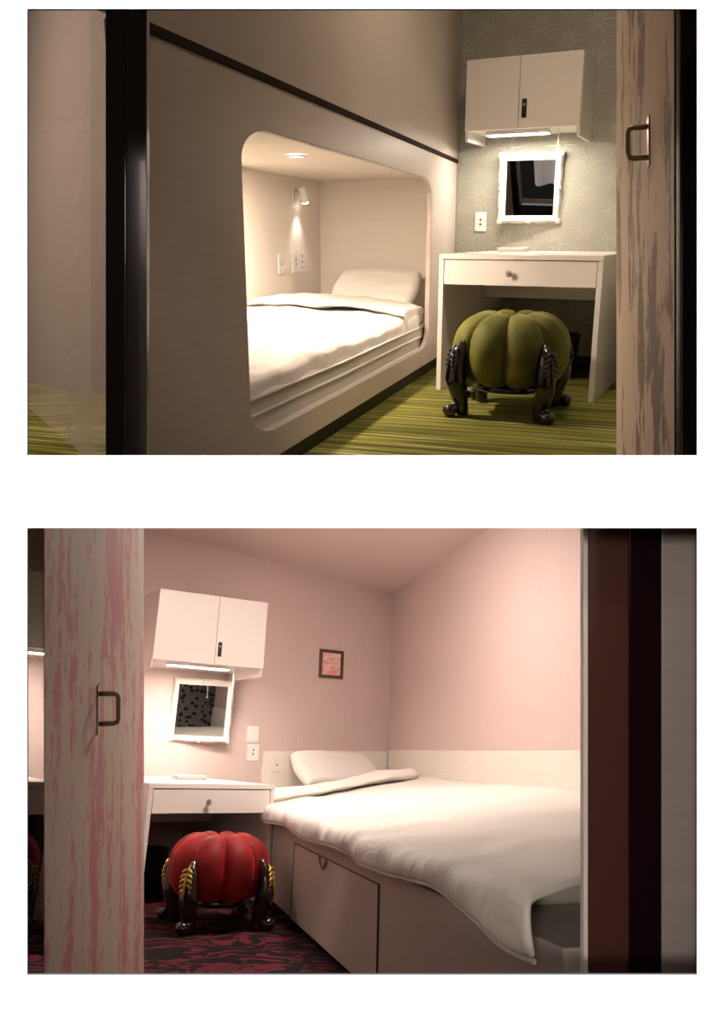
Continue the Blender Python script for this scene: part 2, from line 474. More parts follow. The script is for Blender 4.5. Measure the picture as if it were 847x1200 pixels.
# corner posts and slanting corridor wall
fpost('trim_2', 152, 175.5, 1.63, 1.655, -.03, 1.5, 'brown_gloss', 'dark brown lacquered corner post beside the pod wall')
fpost('trim_3', 128, 151.6, 1.63, 1.655, -.03, 1.5, 'black_gloss', 'black lacquered corner post left of the brown post')
bm = bmesh.new()
def rowfloor(x, Y):            # height of cabin A's floor below the plan point (x, Y) in the opening's frame
    p0 = CAMF.inverted() @ Vector((0, 0, 0)); n = CAMF.inverted().to_3x3() @ Vector((0, 0, 1))
    return (n.dot(p0) - n.x * x - n.y * Y) / n.z
pl = [(px(137, 1.66), 1.66), (-.936, 3.00), (-2.10, 4.78), (-2.16, 4.76), (-1.0, 2.99), (px(130, 1.66), 1.66)]
prism(bm, pl, [rowfloor(*p) for p in pl], 2.2)
struct(mk('wall_corridor', bm, 'lam_gloss', frame=CAMF), 'glossy greyish corridor wall left of the black post')
bm = bmesh.new(); prism(bm, [(-3.2, 1.4), (-3.1, 1.4), (-3.1, 6.2), (-3.2, 6.2)], 0, 2.4)
struct(mk('wall_corridor_far', bm, 'upperA', frame=CAMF), 'unseen far corridor wall added for reflection')  # out of view, added for the glossy corridor wall to reflect
for o_ in list(COL.objects):
    if o_.type == 'MESH' and o_.name.split('.')[0] in ('front_panel', 'plinth', 'bed_board', 'foot_lining', 'wall_corridor', 'floor', 'wall_left'): clip(o_, True, -.038)
# mattress, duvet and pillow in the pod
def wr(x, y, sc, amp, seed=0): return amp * noise.noise(Vector((x * sc, y * sc, seed)))


bm = bmesh.new(); prism(bm, [(-.045, .68), (-.045, 3.70), (XB + .02, 3.70), (XB + .02, 2.05)], .112, .300)
mat_o = mk('mattress', bm, 'mattress', frame=FA, bevel=.03, seg=4)
tag(mat_o, 'ivory mattress with a glossy piped side inside the sleeping pod', 'mattress')
bm = bmesh.new()
for z in (.165, .23, .285):
    tube(bm, [(-.043, .72, z), (-.041, 1.7, z - .004), (-.043, 2.7, z + .002), (-.045, 3.66, z)], .006, 8)
mk('piping', bm, 'sheet', mat_o)


def sheetmesh(f, nu, nv):
    bm = bmesh.new(); g = [[bm.verts.new(f(i / nu, j / nv)) for j in range(nv + 1)] for i in range(nu + 1)]
    for i in range(nu):
        for j in range(nv):
            bm.faces.new((g[i][j], g[i + 1][j], g[i + 1][j + 1], g[i][j + 1])).smooth = True
    return bm


def duvA(u, v):          # u across (0 at the far wall), v along (0 at the foot)
    t = u * 1.0
    L = .83 + .13
    s = t * L
    foot = 2.0 - 1.32 * min(1, s / .83)
    y = foot + (3.22 - foot) * v
    if s < .76: x = XB + .02 + s; z = .425 - .07 * (s / .76) ** 2
    else:
        q = (s - .76) / (L - .76); a = min(1, q * 1.6) * PI / 2
        x = XB + .78 + .052 * math.sin(a); z = .355 - .045 * (1 - math.cos(a)) - max(0, q - .5) * .15
    z += wr(x, y, 3.0, .022, 3) * (1 if s < .8 else .4) + wr(x * 2.2, y, 7, .010, 9)
    z += .012 * math.sin(5 * y + 9 * x) * max(0, min(1, s / .3)) * .5
    if s > .74: x += .006 * math.sin(y * 17) - .004
    z += .03 * math.exp(-((v - 1) / .06) ** 2)
    return (x, y, z)


dv = mk('duvet', sheetmesh(duvA, 60, 120), 'sheet', frame=FA, solid=.018, subsurf=1)
tag(dv, 'white duvet spread over the bed inside the lit sleeping pod', 'duvet')


def foldA(u, v):         # turned-back band: u across, v around the roll
    s = u * .94; a = v * 2 * PI
    xc = XB + .03 + min(s, .80); yc = 3.02 + .10 * math.sin(u * 3.1) - .30 * (1 - u) ** 2
    zc = .452 - .068 * (min(s, .8) / .8) ** 2 - max(0, s - .8) * .45 + wr(u, 0, 3, .012, 5)
    wy = .27 + .05 * math.sin(u * 5); wz = .024 + .006 * math.sin(9 * u)
    ca, sa = math.cos(a), math.sin(a)
    y = yc + wy * (abs(ca) ** .8) * (1 if ca > 0 else -1); z = zc + wz * sa + wr(xc * 1.5, y, 7, .012, 2)
    return (xc + .006 * math.sin(8 * y), y, z)


bm = sheetmesh(foldA, 44, 36); bmesh.ops.remove_doubles(bm, verts=bm.verts[:], dist=1e-4)
bmesh.ops.holes_fill(bm, edges=bm.edges[:], sides=0)
mk('turned_back_edge', bm, 'sheet', dv, subsurf=1, smooth=True)


def pillow(name, frame, loc, rz, tilt, w, d, h, label, mat='pillow'):
    bm = bmesh.new(); n = 26
    for side in (1, -1):
        g = []
        for i in range(n + 1):
            row = []
            for j in range(n + 1):
                u = i / n * 2 - 1; v = j / n * 2 - 1
                k = max(0, (1 - u ** 8)) ** .5 * max(0, (1 - v ** 8)) ** .5 * (1 - .35 * (u * u + v * v) / 2)
                px_ = u * w / 2 * (1 - .06 * (1 - abs(v)) * abs(u) ** 3 * -1 - .05 * v * v); py_ = v * d / 2 * (1 - .07 * (1 - u * u) * 0 - .05 * u * u)
                zz = side * h / 2 * k ** .75 * (1 + .0 * u) + wr(u, v, 2.2, .010 * k, 4 + side) + wr(u, v, 6, .004 * k, 8)
                row.append(bm.verts.new((px_, py_, zz)))
            g.append(row)
        for i in range(n):
            for j in range(n): bm.faces.new((g[i][j], g[i + 1][j], g[i + 1][j + 1], g[i][j + 1])).smooth = True
    bmesh.ops.remove_doubles(bm, verts=bm.verts[:], dist=1e-4)
    o = mk(name, bm, mat, frame=frame @ Matrix.Translation(loc) @ Matrix.Rotation(rz, 4, 'Z') @ Matrix.Rotation(tilt, 4, 'X'), subsurf=1)
    return tag(o, label, 'pillow')


pillow('pillow', FA, (-.43, 3.50, .475), -.05, .62, .56, .36, .13, 'white pillow propped at the head of the pod bed')

# pod lamps and sockets
dl = thing('ceiling_downlight', FA, (-.37, 2.06, 1.153), 0, 'small round lit downlight in the roof of the sleeping pod', 'light')
bm = bmesh.new(); lathe(bm, [(.036, -.001), (.050, -.001), (.050, -.006), (.043, -.009), (.036, -.004)], 28); mk('trim_ring', bm, 'plastic', dl)
bm = bmesh.new(); lathe(bm, [(0, -.004), (.036, -.004), (.036, -.001), (0, -.001)], 28); mk('lens', bm, 'spotlens', dl)
rl = thing('reading_lamp', FA, (XB, 3.28, 1.045), 0, 'small white reading spot lamp on the inner wall of the pod', 'lamp')
mk('wall_plate', B((0, .012, -.04, .04, -.05, .05)), 'plastic', rl, bevel=.005)
bm = bmesh.new(); tube(bm, [(.010, 0, .0), (.04, .0, .0)], .010); mk('arm', bm, 'plastic', rl)
bm = bmesh.new(); tube(bm, [(.045, .01, .045), (.05, .02, .02), (.055, .045, -.035)], [.020, .026, .028], 16); hd = mk('head', bm, 'plastic', rl)
bm = bmesh.new(); ball(bm, (.056, .050, -.042), .022, 1, 1, .5); mk('bulb', bm, 'lampglass', hd)


def socket(name, frame, loc, ry, w, h, slots, label, cat='socket', rocker=False, mat='plastic'):
    t = thing(name, frame, loc, ry, label, cat)
    mk('cover_plate', B((-w / 2, w / 2, -.009, 0, -h / 2, h / 2)), mat, t, bevel=.003)
    if rocker: mk('rocker', B((-w * .3, w * .3, -.014, -.009, -h * .32, h * .32)), mat, t, bevel=.002)
    if slots:
        for (x, z) in slots: mk('slot', B((x - .005, x + .005, -.0105, -.009, z - .007, z + .007)), 'dark_slot', t)
    return t


R90 = -PI / 2     # plate facing +x
def faceX(name, y, z, w, h, slots, label, **k): return socket(name, FA, (XB, y, z), PI / 2, w, h, slots, label, **k)
faceX('wall_socket', 3.06, .642, .085, .115, [(0, .0)], 'narrow white socket plate on the pod wall, left of the pair')
faceX('light_switch', 3.33, .648, .20, .13, [(-.05, .015), (-.05, -.012), (.05, .035), (.05, 0), (.05, -.035)], 'wide white switch plate with dark buttons inside the pod, right of the pair', cat='switch')
# ------------------------------------------------------------------ furniture builders
def wall_cabinet(frame, u0, u1, v0, z0, z1, um, label, mat, gap_side):
    w = u1 - u0; d = -v0; h = z1 - z0
    t = thing('wall_cabinet', frame, (u0, v0, z0), 0, label, 'cabinet', 'wall cabinets')
    mk('carcass', B((0, .016, .019, d, -.055, h), (w - .016, w, .019, d, -.055, h), (.016, w - .016, .019, d, h - .016, h), (.016, w - .016, .019, d, 0, .016), (.016, w - .016, d - .01, d, 0, h)), mat, t, bevel=.0015)
    m = um - u0
    mk('door', B((.001, m - .0015, 0, .018, 0.0, h)), mat, t, bevel=.002)
    dr = mk('door', B((m + .0015, w - .001, 0, .018, 0.0, h)), mat, t, bevel=.002)
    bm = B((m + .018, m + .046, -.004, 0, .055, .155)); latch = mk('latch', bm, 'black', dr, bevel=.003); latch['label'] = 'black push latch'
    bm = bmesh.new(); ball(bm, (m + .032, -.005, .125), .007, 1, .5, 1); mk('latch_button', bm, 'chrome', dr)
    lp = mk('lamp_housing', B((w * .17, w * .72, .05, .13, -.022, -.001)), 'plastic', t, bevel=.003)
    mk('diffuser', B((w * .18, w * .71, .055, .125, -.026, -.022)), 'strip', lp)
    bm = bmesh.new(); tube(bm, [(w * .79, .12, 0), (w * .79, .12, -.12), (w * .795, .12, -.20)], .0022, 6); ball(bm, (w * .795, .12, -.205), .006)
    mk('pull_cord', bm, 'plastic', t)
    return t


def desk(frame, u0, u1, v0, H, label, mat, drop=0):
    w = u1 - u0; d = -v0 - .005
    t = thing('desk', frame, (u0, v0, 0), 0, label, 'desk', 'narrow white desks')
    th = .026
    mk('desktop', B((0, w, 0, d, H - th, H)), mat, t, bevel=.0025)
    mk('side_panel', B((0, th, 0.002, d, 0, H - th)), mat, t, bevel=.002)
    mk('side_panel', B((w - th, w, 0.002, d, 0, H - th)), mat, t, bevel=.002)
    dr = mk('drawer', B((th + .003, w - th - .003, .004, .022, H - th - .128, H - th - .004), (th + .01, w - th - .01, .022, d * .7, H - th - .12, H - th - .03)), mat, t, bevel=.002)
    bm = bmesh.new()
    kx, kz = w * .455, H - th - .068
    for k in range(8):
        a = k * PI / 4; ball(bm, (kx + .011 * math.cos(a), -.018, kz + .011 * math.sin(a)), .007, 1, .8, 1, 8)
    ball(bm, (kx, -.022, kz), .007, 1, 1, 1, 8)
    tube(bm, [(kx, .004, kz), (kx, -.016, kz)], .005, 10)
    kb = mk('knob', bm, 'chrome', dr); kb['label'] = 'flower-shaped metal knob'
    mk('rear_rail', B((th, w - th, d * .62, d * .62 + .016, H - th - .235, H - th - .10)), mat, t)
    return t


LEAN = 5


def ornate_mirror(frame, u, z, w, h, rz, label, fmat='frame_white'):
    t = thing('wall_mirror', frame @ Matrix.Translation((u, -.035, z)) @ Matrix.Rotation(rz, 4, 'Z') @ Matrix.Rotation(math.radians(LEAN), 4, 'X'), (0, 0, 0), 0, label, 'mirror', 'white framed mirrors')
    fw = .047
    bm = bmesh.new(); per = []
    nx, nz = 40, 44
    cor = [(-w / 2, -h / 2), (w / 2, -h / 2), (w / 2, h / 2), (-w / 2, h / 2)]
    prof = [(0, 0), (0, -.010), (.10, -.016), (.25, -.012), (.45, -.026), (.62, -.030), (.82, -.020), (1, -.008), (1, .012)]
    rings = []
    for e in range(4):
        a = Vector(cor[e]); b = Vector(cor[(e + 1) % 4]); n = nx if e % 2 == 0 else nz
        for k in range(n):
            tt = k / n
            p = a.lerp(b, tt)
            ix = max(-w / 2 + fw, min(w / 2 - fw, p.x * (w - 2 * fw) / w)); iz = max(-h / 2 + fw, min(h / 2 - fw, p.y * (h - 2 * fw) / h))
            sc = .0045 * (1 - abs(math.cos(PI * 3 * tt))) * math.sin(PI * tt) ** .3 if 0 < tt < 1 else 0
            nrm = (Vector((0, -1)), Vector((1, 0)), Vector((0, 1)), Vector((-1, 0)))[e]
            po = p + nrm * (-sc * 1.6 + .002)
            ring = []
            for q, (f, y) in enumerate(prof):
                x_ = ix + (po.x - ix) * f; z_ = iz + (po.y - iz) * f
                rip = .0025 * math.sin(tt * 70) if q in (4, 5) else 0
                ring.append(bm.verts.new((x_, y + rip, z_)))
            rings.append(ring)
    for i in range(len(rings)):
        a, b = rings[i], rings[(i + 1) % len(rings)]
        for q in range(len(prof)):
            q2 = (q + 1) % len(prof); f = bm.faces.new((a[q], b[q], b[q2], a[q2])); f.smooth = True
    for (x_, z_, s_) in [(c[0] * .93, c[1] * .94, 1.2) for c in cor] + [(0, h * .465, 1.3), (0, -h * .465, 1.3), (w * .455, 0, 1.1), (-w * .455, 0, 1.1)]:
        for k in range(7):
            a = k * 2 * PI / 7
            ball(bm, (x_ + .009 * s_ * math.cos(a), -.026, z_ + .009 * s_ * math.sin(a)), .0055 * s_, 1, .8, 1, 8)
        ball(bm, (x_, -.028, z_), .006 * s_, 1, 1, 1, 8)
    mk('frame', bm, fmat, t)
    mk('glass', B((-w / 2 + fw - .004, w / 2 - fw + .004, -.006, -.002, -h / 2 + fw - .004, h / 2 - fw + .004)), 'mirror', t)
    mk('backing', B((-w / 2 + .02, w / 2 - .02, -.001, .018, -h / 2 + .02, h / 2 - .02)), fmat, t)
    return t


def pumpkin_stool(frame, loc, rz, R, Hc, z0, label, cloth, wood, leafmat, legr):
    t = thing('pumpkin_stool', frame, loc, rz, label, 'stool', 'velvet pumpkin stools')
    bm = bmesh.new(); nt_, np_ = 192, 40
    rings = []
    for j in range(np_ + 1):
        ph = PI * j / np_; ring = []
        for i in range(nt_):
            th = 2 * PI * i / nt_
            c = abs(math.sin(4 * th)) ** .5
            sp = math.sin(ph) ** .72 if 0 < j < np_ else 0
            m = 1 - (.22 * (1 - c)) * (.25 + .75 * math.sin(ph))
            rho = R * sp * m
            cz = math.copysign(abs(math.cos(ph)) ** .85, math.cos(ph))
            z = Hc / 2 * cz * (1 - .16 * (1 - c) * math.sin(ph) ** .5)
            if ph < PI / 2: z -= .055 * math.exp(-(rho / (.30 * R)) ** 2)
            else: z = z * .95 + .04 * math.exp(-(rho / (.5 * R)) ** 2)
            wx = .004 * math.sin(26 * ph + 3 * math.sin(4 * th)) * (1 - c) * math.sin(ph)
            ring.append((rho + wx, th, z))
        rings.append(ring)
    vv = []
    for ring in rings: vv.append([bm.verts.new((r * math.cos(a), r * math.sin(a), z0 + Hc / 2 + z)) for r, a, z in ring])
    for a, b in zip(vv, vv[1:]):
        for i in range(nt_):
            k = (i + 1) % nt_; bm.faces.new((a[i], a[k], b[k], b[i])).smooth = True
    bmesh.ops.remove_doubles(bm, verts=bm.verts[:], dist=2e-5)
    cu = mk('cushion', bm, cloth, t)
    bm = bmesh.new(); ball(bm, (0, 0, z0 + Hc - .054), .022, 1, 1, .6); mk('button', bm, cloth, cu)
    bm = bmesh.new(); lathe(bm, [(0, z0 + .012), (R * .56, z0 + .012), (R * .60, z0 + .024), (R * .55, z0 + .05), (0, z0 + .05)], 40); mk('seat_base', bm, wood, t)
    for k in range(4):
        a = PI / 4 + k * PI / 2 + legr
        ca, sa = math.cos(a), math.sin(a)
        P = lambda r, z: (r * ca, r * sa, z)
        zt = z0 + Hc * .62
        bm = bmesh.new()
        tube(bm, [P(R * .80, z0 + .0), P(R * .93, z0 + Hc * .02 - .01)], [.02, .02], 8)
        path = [(R * .925, zt + .012), (R * .965, zt - .015), (R * 1.01, zt - .055), (R * 1.03, z0 + .07), (R * .99, z0 + .02), (R * .93, z0 - .04), (R * .90, z0 - .09), (R * .93, .075), (R * 1.03, .045), (R * 1.12, .032)]
        rad = [.008, .024, .041, .051, .046, .036, .030, .026, .024, .023]
        pts = [];rr = []
        for i in range(len(path) - 1):
            for q in range(4):
                f = q / 4; p0 = path[max(i - 1, 0)]; p1 = path[i]; p2 = path[i + 1]; p3 = path[min(i + 2, len(path) - 1)]
                cr = [.5 * (2 * p1[m] + (p2[m] - p0[m]) * f + (2 * p0[m] - 5 * p1[m] + 4 * p2[m] - p3[m]) * f * f + (3 * p1[m] - p0[m] - 3 * p2[m] + p3[m]) * f ** 3) for m in (0, 1)]
                pts.append(P(*cr)); rr.append(rad[i] * (1 - f) + rad[i + 1] * f)
        pts.append(P(*path[-1])); rr.append(rad[-1])
        tube(bm, pts, rr, 14, flat=(1, .9))
        ball(bm, P(R * 1.14, .031), .031, 1.1, 1.1, .98)
        for s_ in (-1, 1):
            ball(bm, (R * 1.08 * ca - s_ * .02 * sa, R * 1.08 * sa + s_ * .02 * ca, .042), .014)
        lg = mk('leg', bm, wood, t)
        bm = bmesh.new()                 # carved acanthus leaf on the knee
        rot = Matrix.Rotation(a, 4, 'Z')
        for q in range(6):
            zz = zt - .03 - q * .021; rr_ = R * 1.0 + .041 + .010 * math.sin(PI * q / 5); wq = .022 + .016 * math.sin(PI * (q + .6) / 6)
            for s_ in (-1, 1):
                c = rot @ Vector((rr_ - .004, s_ * wq * .55, zz))
                ball(bm, c, .0145, .5, 1.3, .60, 8, rot @ Matrix.Rotation(-s_ * .6, 4, 'X'))
        tube(bm, [rot @ Vector((R * .965 + .028, 0, zt - .005)), rot @ Vector((R * 1.01 + .046, 0, zt - .06)), rot @ Vector((R * 1.03 + .053, 0, z0 + .08)), rot @ Vector((R * 1.0 + .044, 0, z0 + .03))], [.003, .006, .006, .003], 8)
        lf = mk('carved_leaf', bm, leafmat, lg)
        if leafmat == 'gold': lf['label'] = 'gold carved leaf'
    return t


def door_leaf(a, b, th, z0, z1, zb, mat, label, hs, hz, hside):
    """upright leaf hung in the front wall, from plan point a (near) to b (far); z0 bottom near, zb bottom far"""
    a = Vector(a); b = Vector(b); d = b - a; L = d.length; ang = math.atan2(d.y, d.x)
    t = thing('door_leaf', CAMF, (a.x, a.y, 0), ang, label, 'door')
    y0, y1 = (0, th) if hside < 0 else (-th, 0)
    bm = bmesh.new(); ch = .13                       # the near end is cut to a slant
    pts = [(0, y0), (L, y0), (L, y1), (ch, y1)] if hside < 0 else [(ch, y0), (L, y0), (L, y1), (0, y1)]
    prism(bm, pts, [z0, zb, zb, z0], z1)
    mk('papered_panel', bm, mat, t, bevel=.006, seg=2)
    s_ = -1 if hside < 0 else 1
    mk('back_plate', B((hs - .016, hs + .016, *((0, .004) if s_ > 0 else (-.004, 0)), hz - HL * .5, hz + HL * .5)), 'bronze', t, bevel=.002)
    bm = bmesh.new(); o_ = HO * s_; r_ = .014; q = HL * .30
    tube(bm, [(hs, 0, hz + q), (hs, o_ - s_ * r_, hz + q), (hs, o_ - s_ * r_ * .3, hz + q - r_ * .3), (hs, o_, hz + q - r_), (hs, o_, hz - q + r_), (hs, o_ - s_ * r_ * .3, hz - q + r_ * .3), (hs, o_ - s_ * r_, hz - q), (hs, 0, hz - q)], .0075, 10)
    mk('pull_handle', bm, 'bronze', t)
    return t


HL, HO = .145, .058
# ------------------------------------------------------------------ CABIN A: furniture
VA = -1.12
dkA = desk(FAW, .31, 1.145, VA, .715, 'white desk under the ornate mirror, standing on the green striped carpet', 'white')
wcA = wall_cabinet(FAW, .165, .83, -.36, 1.395, 1.775, .482, 'white two-door wall cabinet above the mirror on the grey-green wall', 'white', 0)
ornate_mirror(FAW, .487, 1.088, .385, .415, math.radians(10), 'ornate white framed mirror on the grey-green star wallpaper')
socket('wall_socket', FAW, (.170, 0, .893), 0, .075, .118, [(0, .012), (0, -.016)], 'white socket plate on the grey-green wall left of the mirror')
socket('wall_socket', FAW, (1.0, 0, .215), 0, .085, .13, [(-.014, .03), (.014, .03), (-.014, -.03), (.014, -.03)], 'white double socket low on the wall right of the green stool')
socket('wall_socket', FAW, (.80, 0, .255), 0, .10, .10, [], 'blank greyish cover plate low on the wall under the desk', mat='wallA')
bx = mk('flat_box', B((.36, .53, .70, .80, 0, .022)), 'plastic', frame=FAW @ Matrix.Translation((.02, VA + .1, .716)), bevel=.004)
tag(bx, 'small flat white box lying on the desk in front of the grey-green wall', 'box')
pumpkin_stool(FA, (.605, 2.27, 0), 0, .277, .385, .098, 'olive green velvet pumpkin stool on carved black legs', 'green_velvet', 'lacquer', 'lacquer', math.radians(-5))
bn = thing('waste_bin', FAW, (.80, -.42, 0), 0, 'black waste bin under the desk behind the green stool', 'bin', 'bins under the desks')
bm = bmesh.new(); lathe(bm, [(0, 0), (.10, 0), (.105, .01), (.125, .24), (.132, .25), (.126, .255), (.118, .24), (.098, .015), (0, .015)], 36); mk('body', bm, 'black', bn)
bm = bmesh.new(); tube(bm, [(.128 * math.cos(k * PI / 18), .128 * math.sin(k * PI / 18), .25) for k in range(37)], .005, 8, cap=False); mk('rim', bm, 'black', bn)

La, Lb = (px(790, 1.95), 1.95), (px(722, 3.0), 3.0)
door_leaf(La, Lb, .045, rowfloor(*La) + .03, 2.35, rowfloor(*Lb) + .012, 'paperA', 'open door leaf papered in beige with grey bark-like streaks', .356, (540 - 168) / 950 * 2.31, 1)
fpost('trim_5', 791, 850, 1.87, 1.90, -.03, 1.3, 'quilt_black', 'dark padded post right of the beige papered door', .006)
# curtain hanging behind the viewer (seen only in the mirror)
def cur(u, v):
    x = -1.4 + 2.8 * u; return (x, .06 * math.sin(u * 60) + .02 * math.sin(u * 23), -.9 + 2.6 * v)
cu = mk('curtain', sheetmesh(cur, 160, 4), 'curtain', frame=CAMF @ Matrix.Translation((0, -1.3, 0)), solid=.004)
tag(cu, 'taupe pleated curtain seen in the mirror of the upper cabin', 'curtain')

# ------------------------------------------------------------------ CABIN B: shell
HC = 2.19
bm = bmesh.new(); prism(bm, [(-3.6, .9), (-1.2, .6), (.1, .6), (.1, 5.6), (-3.6, 5.0)], -.04, 0)
struct(mk('floor', bm, 'carpetB', frame=FB), 'burgundy leaf-patterned carpet floor of the lower cabin')
struct(mk('wall_back', B((-3.9, .06, 0, .06, 0, 2.75)), 'wallB', frame=FBW), 'dusty pink back wall of the lower cabin')
struct(mk('wall_right', B((0, .06, .16, 5.5, 0, 2.6)), 'wallB', frame=FB), 'dusty pink right wall beside the bed')
# gently sloping ceiling: its plane passes these points
def cz(x, y):
    # through (0,5.4,2.204) (0,3.214,2.294) and (-2.205,4.668,2.403)
    a = (2.204 - 2.294) / (5.40 - 3.214); z = 2.204 + a * (y - 5.40)
    b = (2.403 - (2.204 + a * (4.668 - 5.40))) / -2.205
    return z + b * x
pl = [(-3.5, 1.9), (.05, 1.9), (.05, 5.55), (-3.5, 4.55)]
bm = bmesh.new(); prism(bm, pl, [cz(*p) for p in pl], [cz(*p) + .03 for p in pl])
struct(mk('ceiling', bm, 'ceilB', frame=FB), 'dusty pink ceiling of the lower cabin')
struct(mk('wall_left', B((-2.45, -2.41, 2.4, 4.75, 0, 2.7)), 'wallB', frame=FB), 'left wall of the lower cabin behind the papered door')
for n_ in ('wall_back.001', 'wall_right.001', 'ceiling.001', 'wall_left.001'): clip(bpy.data.objects[n_], False, -.062)
# partition at the foot of the bed
fpost('trim_6', 679.5, 685, 1.575, 1.60, -1.12, -.11, 'whiteB', 'narrow pinkish white edge strip in front of the bed foot')
fpost('trim_7', 685.2, 733, 1.58, 1.60, -1.12, -.11, 'redbrown_gloss', 'wide dark red-brown lacquered post')
fpost('trim_8', 733.4, 770.6, 1.58, 1.60, -1.12, -.11, 'winegloss', 'almost black wine lacquered post')
fpost('wall_front', 771, 900, 1.58, 1.60, -1.12, -.11, 'lam_glossB', 'glossy greyish laminate wall right of the dark posts')
struct(mk('trim_9', B((px(687, 1.6), 2.4, 1.602, 1.606, -1.1, -.13)), 'spotted', frame=CAMF), 'grey wallpaper with black spots on the back of the bed-foot wall')

# ------------------------------------------------------------------ CABIN B: bed
def W2(u, v): return (u * math.cos(PHB) + v * math.sin(PHB), SB + v * math.cos(PHB) - u * math.sin(PHB))
XE = -1.31
ysl = lambda x: SB + (-x) * math.tan(-PHB) * -1
def yback(x): return W2(x / math.cos(PHB), -.03)[1]
HB = .425
bed = thing('bed', FB, (0, 0, 0), 0, 'built-in pale laminate bed with a storage door, along the pink wall', 'bed')
bm = bmesh.new()
prism(bm, [(XE, .165), (-.02, .165), (-.02, yback(-.02)), (XE, yback(XE))], .03, HB)
mk('base', bm, 'bed_lam', bed, bevel=.004)
mk('storage_door', B((XE - .004, XE, 1.47, 2.88, .03, .372)), 'bed_lam', bed, bevel=.0015)
bm = B((XE - .0055, XE - .0005, 1.462, 2.888, .3725, .376), (XE - .0055, XE - .0005, 1.458, 1.467, .03, .376), (XE - .0055, XE - .0005, 2.882, 2.890, .03, .376))
mk('door_gap', bm, 'dark_slot', bed)
sd = [o for o in bed.children if o.name.startswith('storage_door')][0]
bm = bmesh.new(); tube(bm, [(XE - .010, 2.27 + .062 * math.cos(a), .371 - .040 * math.sin(a)) for a in [PI * k / 16 for k in range(17)]], .0055, 8)
h_ = mk('finger_pull', bm, 'chrome', sd); h_['label'] = 'half-round metal finger pull'
# pale board surround: right wall and head
mk('side_board', B((-.022, -.001, .17, yback(-.02) - .01, HB - .1, .868)), 'lam_in', bed, bevel=.003)
hbm = bmesh.new()
p0 = W2(-1.185, -.024); p1 = W2(-.03, -.024); p2 = W2(-.03, -.002); p3 = W2(-1.185, -.002)
prism(hbm, [p0, p1, p2, p3], .40, [.826, .862, .862, .826]); mk('headboard', hbm, 'lam_in', bed, bevel=.003)
bm = bmesh.new(); prism(bm, [(XE + .07, .62), (-.03, .80), (-.03, yback(-.02) - .04), (XE + .06, yback(XE) - .06)], HB + .001, .50)
tag(mk('mattress', bm, 'mattress', frame=FB, bevel=.03, seg=4), 'white mattress under the duvet of the bed beside the pink wall', 'mattress')


def topB(x, y):
    """height of the duvet's upper side"""
    q = max(0, min(1, (-x) / 1.30))
    z = .665 - .145 * q ** 1.15
    return z


def duvB(u, v):          # u: 0 at the right wall .. 1 hanging edge; v: 0 at the foot .. 1 at the head
    Wd = 1.30; hang = .050 + .010 * math.sin(v * 23) + .060 * math.exp(-(v / .075) ** 2)
    L = Wd + hang + .05; s = u * L
    yh = 4.50 - .60 * min(1, s / Wd) ** 1.0; yf = .165 + .45 * (1 - u)
    y = yf + (yh - yf) * v
    if s < Wd: x = -.024 - s; z = topB(x, y)
    else:
        q = (s - Wd) / (L - Wd); a = min(1, q * 1.5) * PI / 2
        x = -.024 - Wd - .045 * math.sin(a); z = topB(-1.32, y) - .03 * (1 - math.cos(a)) - max(0, q - .45) * hang * 1.5
        x += .010 * math.sin(y * 9 + 2 * math.sin(3 * y)) * q
    # puffs and creases
    z += wr(x, y, 2.3, .020, 11) + wr(x, y * .6, 6.5, .010, 15)
    dd = (s - Wd * .86) / .2
    z += .010 * math.exp(-dd * dd) * math.sin(y * 16 + 5 * wr(x, y, 2, 1, 6))
    # corner towards the viewer sags off the bed
    c = math.exp(-((v) / .085) ** 2) * max(0, (u - .80) / .20)
    x -= .018 * c
    z += .022 * math.exp(-((v - 1) / .05) ** 2)
    pk = math.exp(-((s - Wd - .01) / .06) ** 2)          # puckers along the hem
    z += .006 * pk * math.sin(y * 34 + 4 * math.sin(y * 7)); x += .005 * pk * math.sin(y * 27 + 2)
    # smoothed crease fanning from the corner over the foot end
    z += .020 * math.exp(-((x + 1.02 - .35 * (y - .2)) / .10) ** 2) * math.exp(-((y - .3) / .8) ** 2)
    return (x, y, z)


dvB = mk('duvet', sheetmesh(duvB, 90, 150), 'sheet', frame=FB, solid=.02, subsurf=1)
tag(dvB, 'big white duvet over the bed beside the pink wall, hanging over its edge', 'duvet')
bm = bmesh.new(); tube(bm, [Vector(duvB(1, k / 120)) + Vector((0, 0, -.004)) for k in range(121)], .006, 8); mk('seam', bm, 'sheet', dvB)


def foldB(u, v):
    s = u * 1.44; a = v * 2 * PI
    xc = -.10 - min(s, 1.24) - .05 * max(0, s - 1.24) / .2
    yc = 4.36 - .62 * (u) ** 1.0 - .06 * math.sin(u * PI)
    zc = topB(xc, yc) + .040 - max(0, s - 1.22) * .52 + .012 * math.sin(u * 7)
    wy = .17 + .10 * u + .03 * math.sin(6 * u); wz = .036 + .010 * math.sin(8 * u + 1)
    if s > 1.22: wy *= 1 - .25 * (s - 1.22) / .22
    e = min(1, u / .05) ** .5 if u < .05 else 1
    ca, sa = math.cos(a), math.sin(a)
    y = yc + wy * e * (abs(ca) ** .8) * (1 if ca > 0 else -1); z = zc + wz * e * sa + wr(xc, y, 6, .012, 21)
    return (xc - .03 * max(0, s - 1.24), y, z)


bm = sheetmesh(foldB, 60, 36); bmesh.ops.remove_doubles(bm, verts=bm.verts[:], dist=1e-4); bmesh.ops.holes_fill(bm, edges=bm.edges[:], sides=0)
mk('turned_back_edge', bm, 'sheet', dvB, subsurf=1, smooth=True)
pillow('pillow', FBW, (-.66, -.25, .70), 0, .60, .72, .40, .15, 'white pillow leaning on the headboard of the bed by the pink wall')

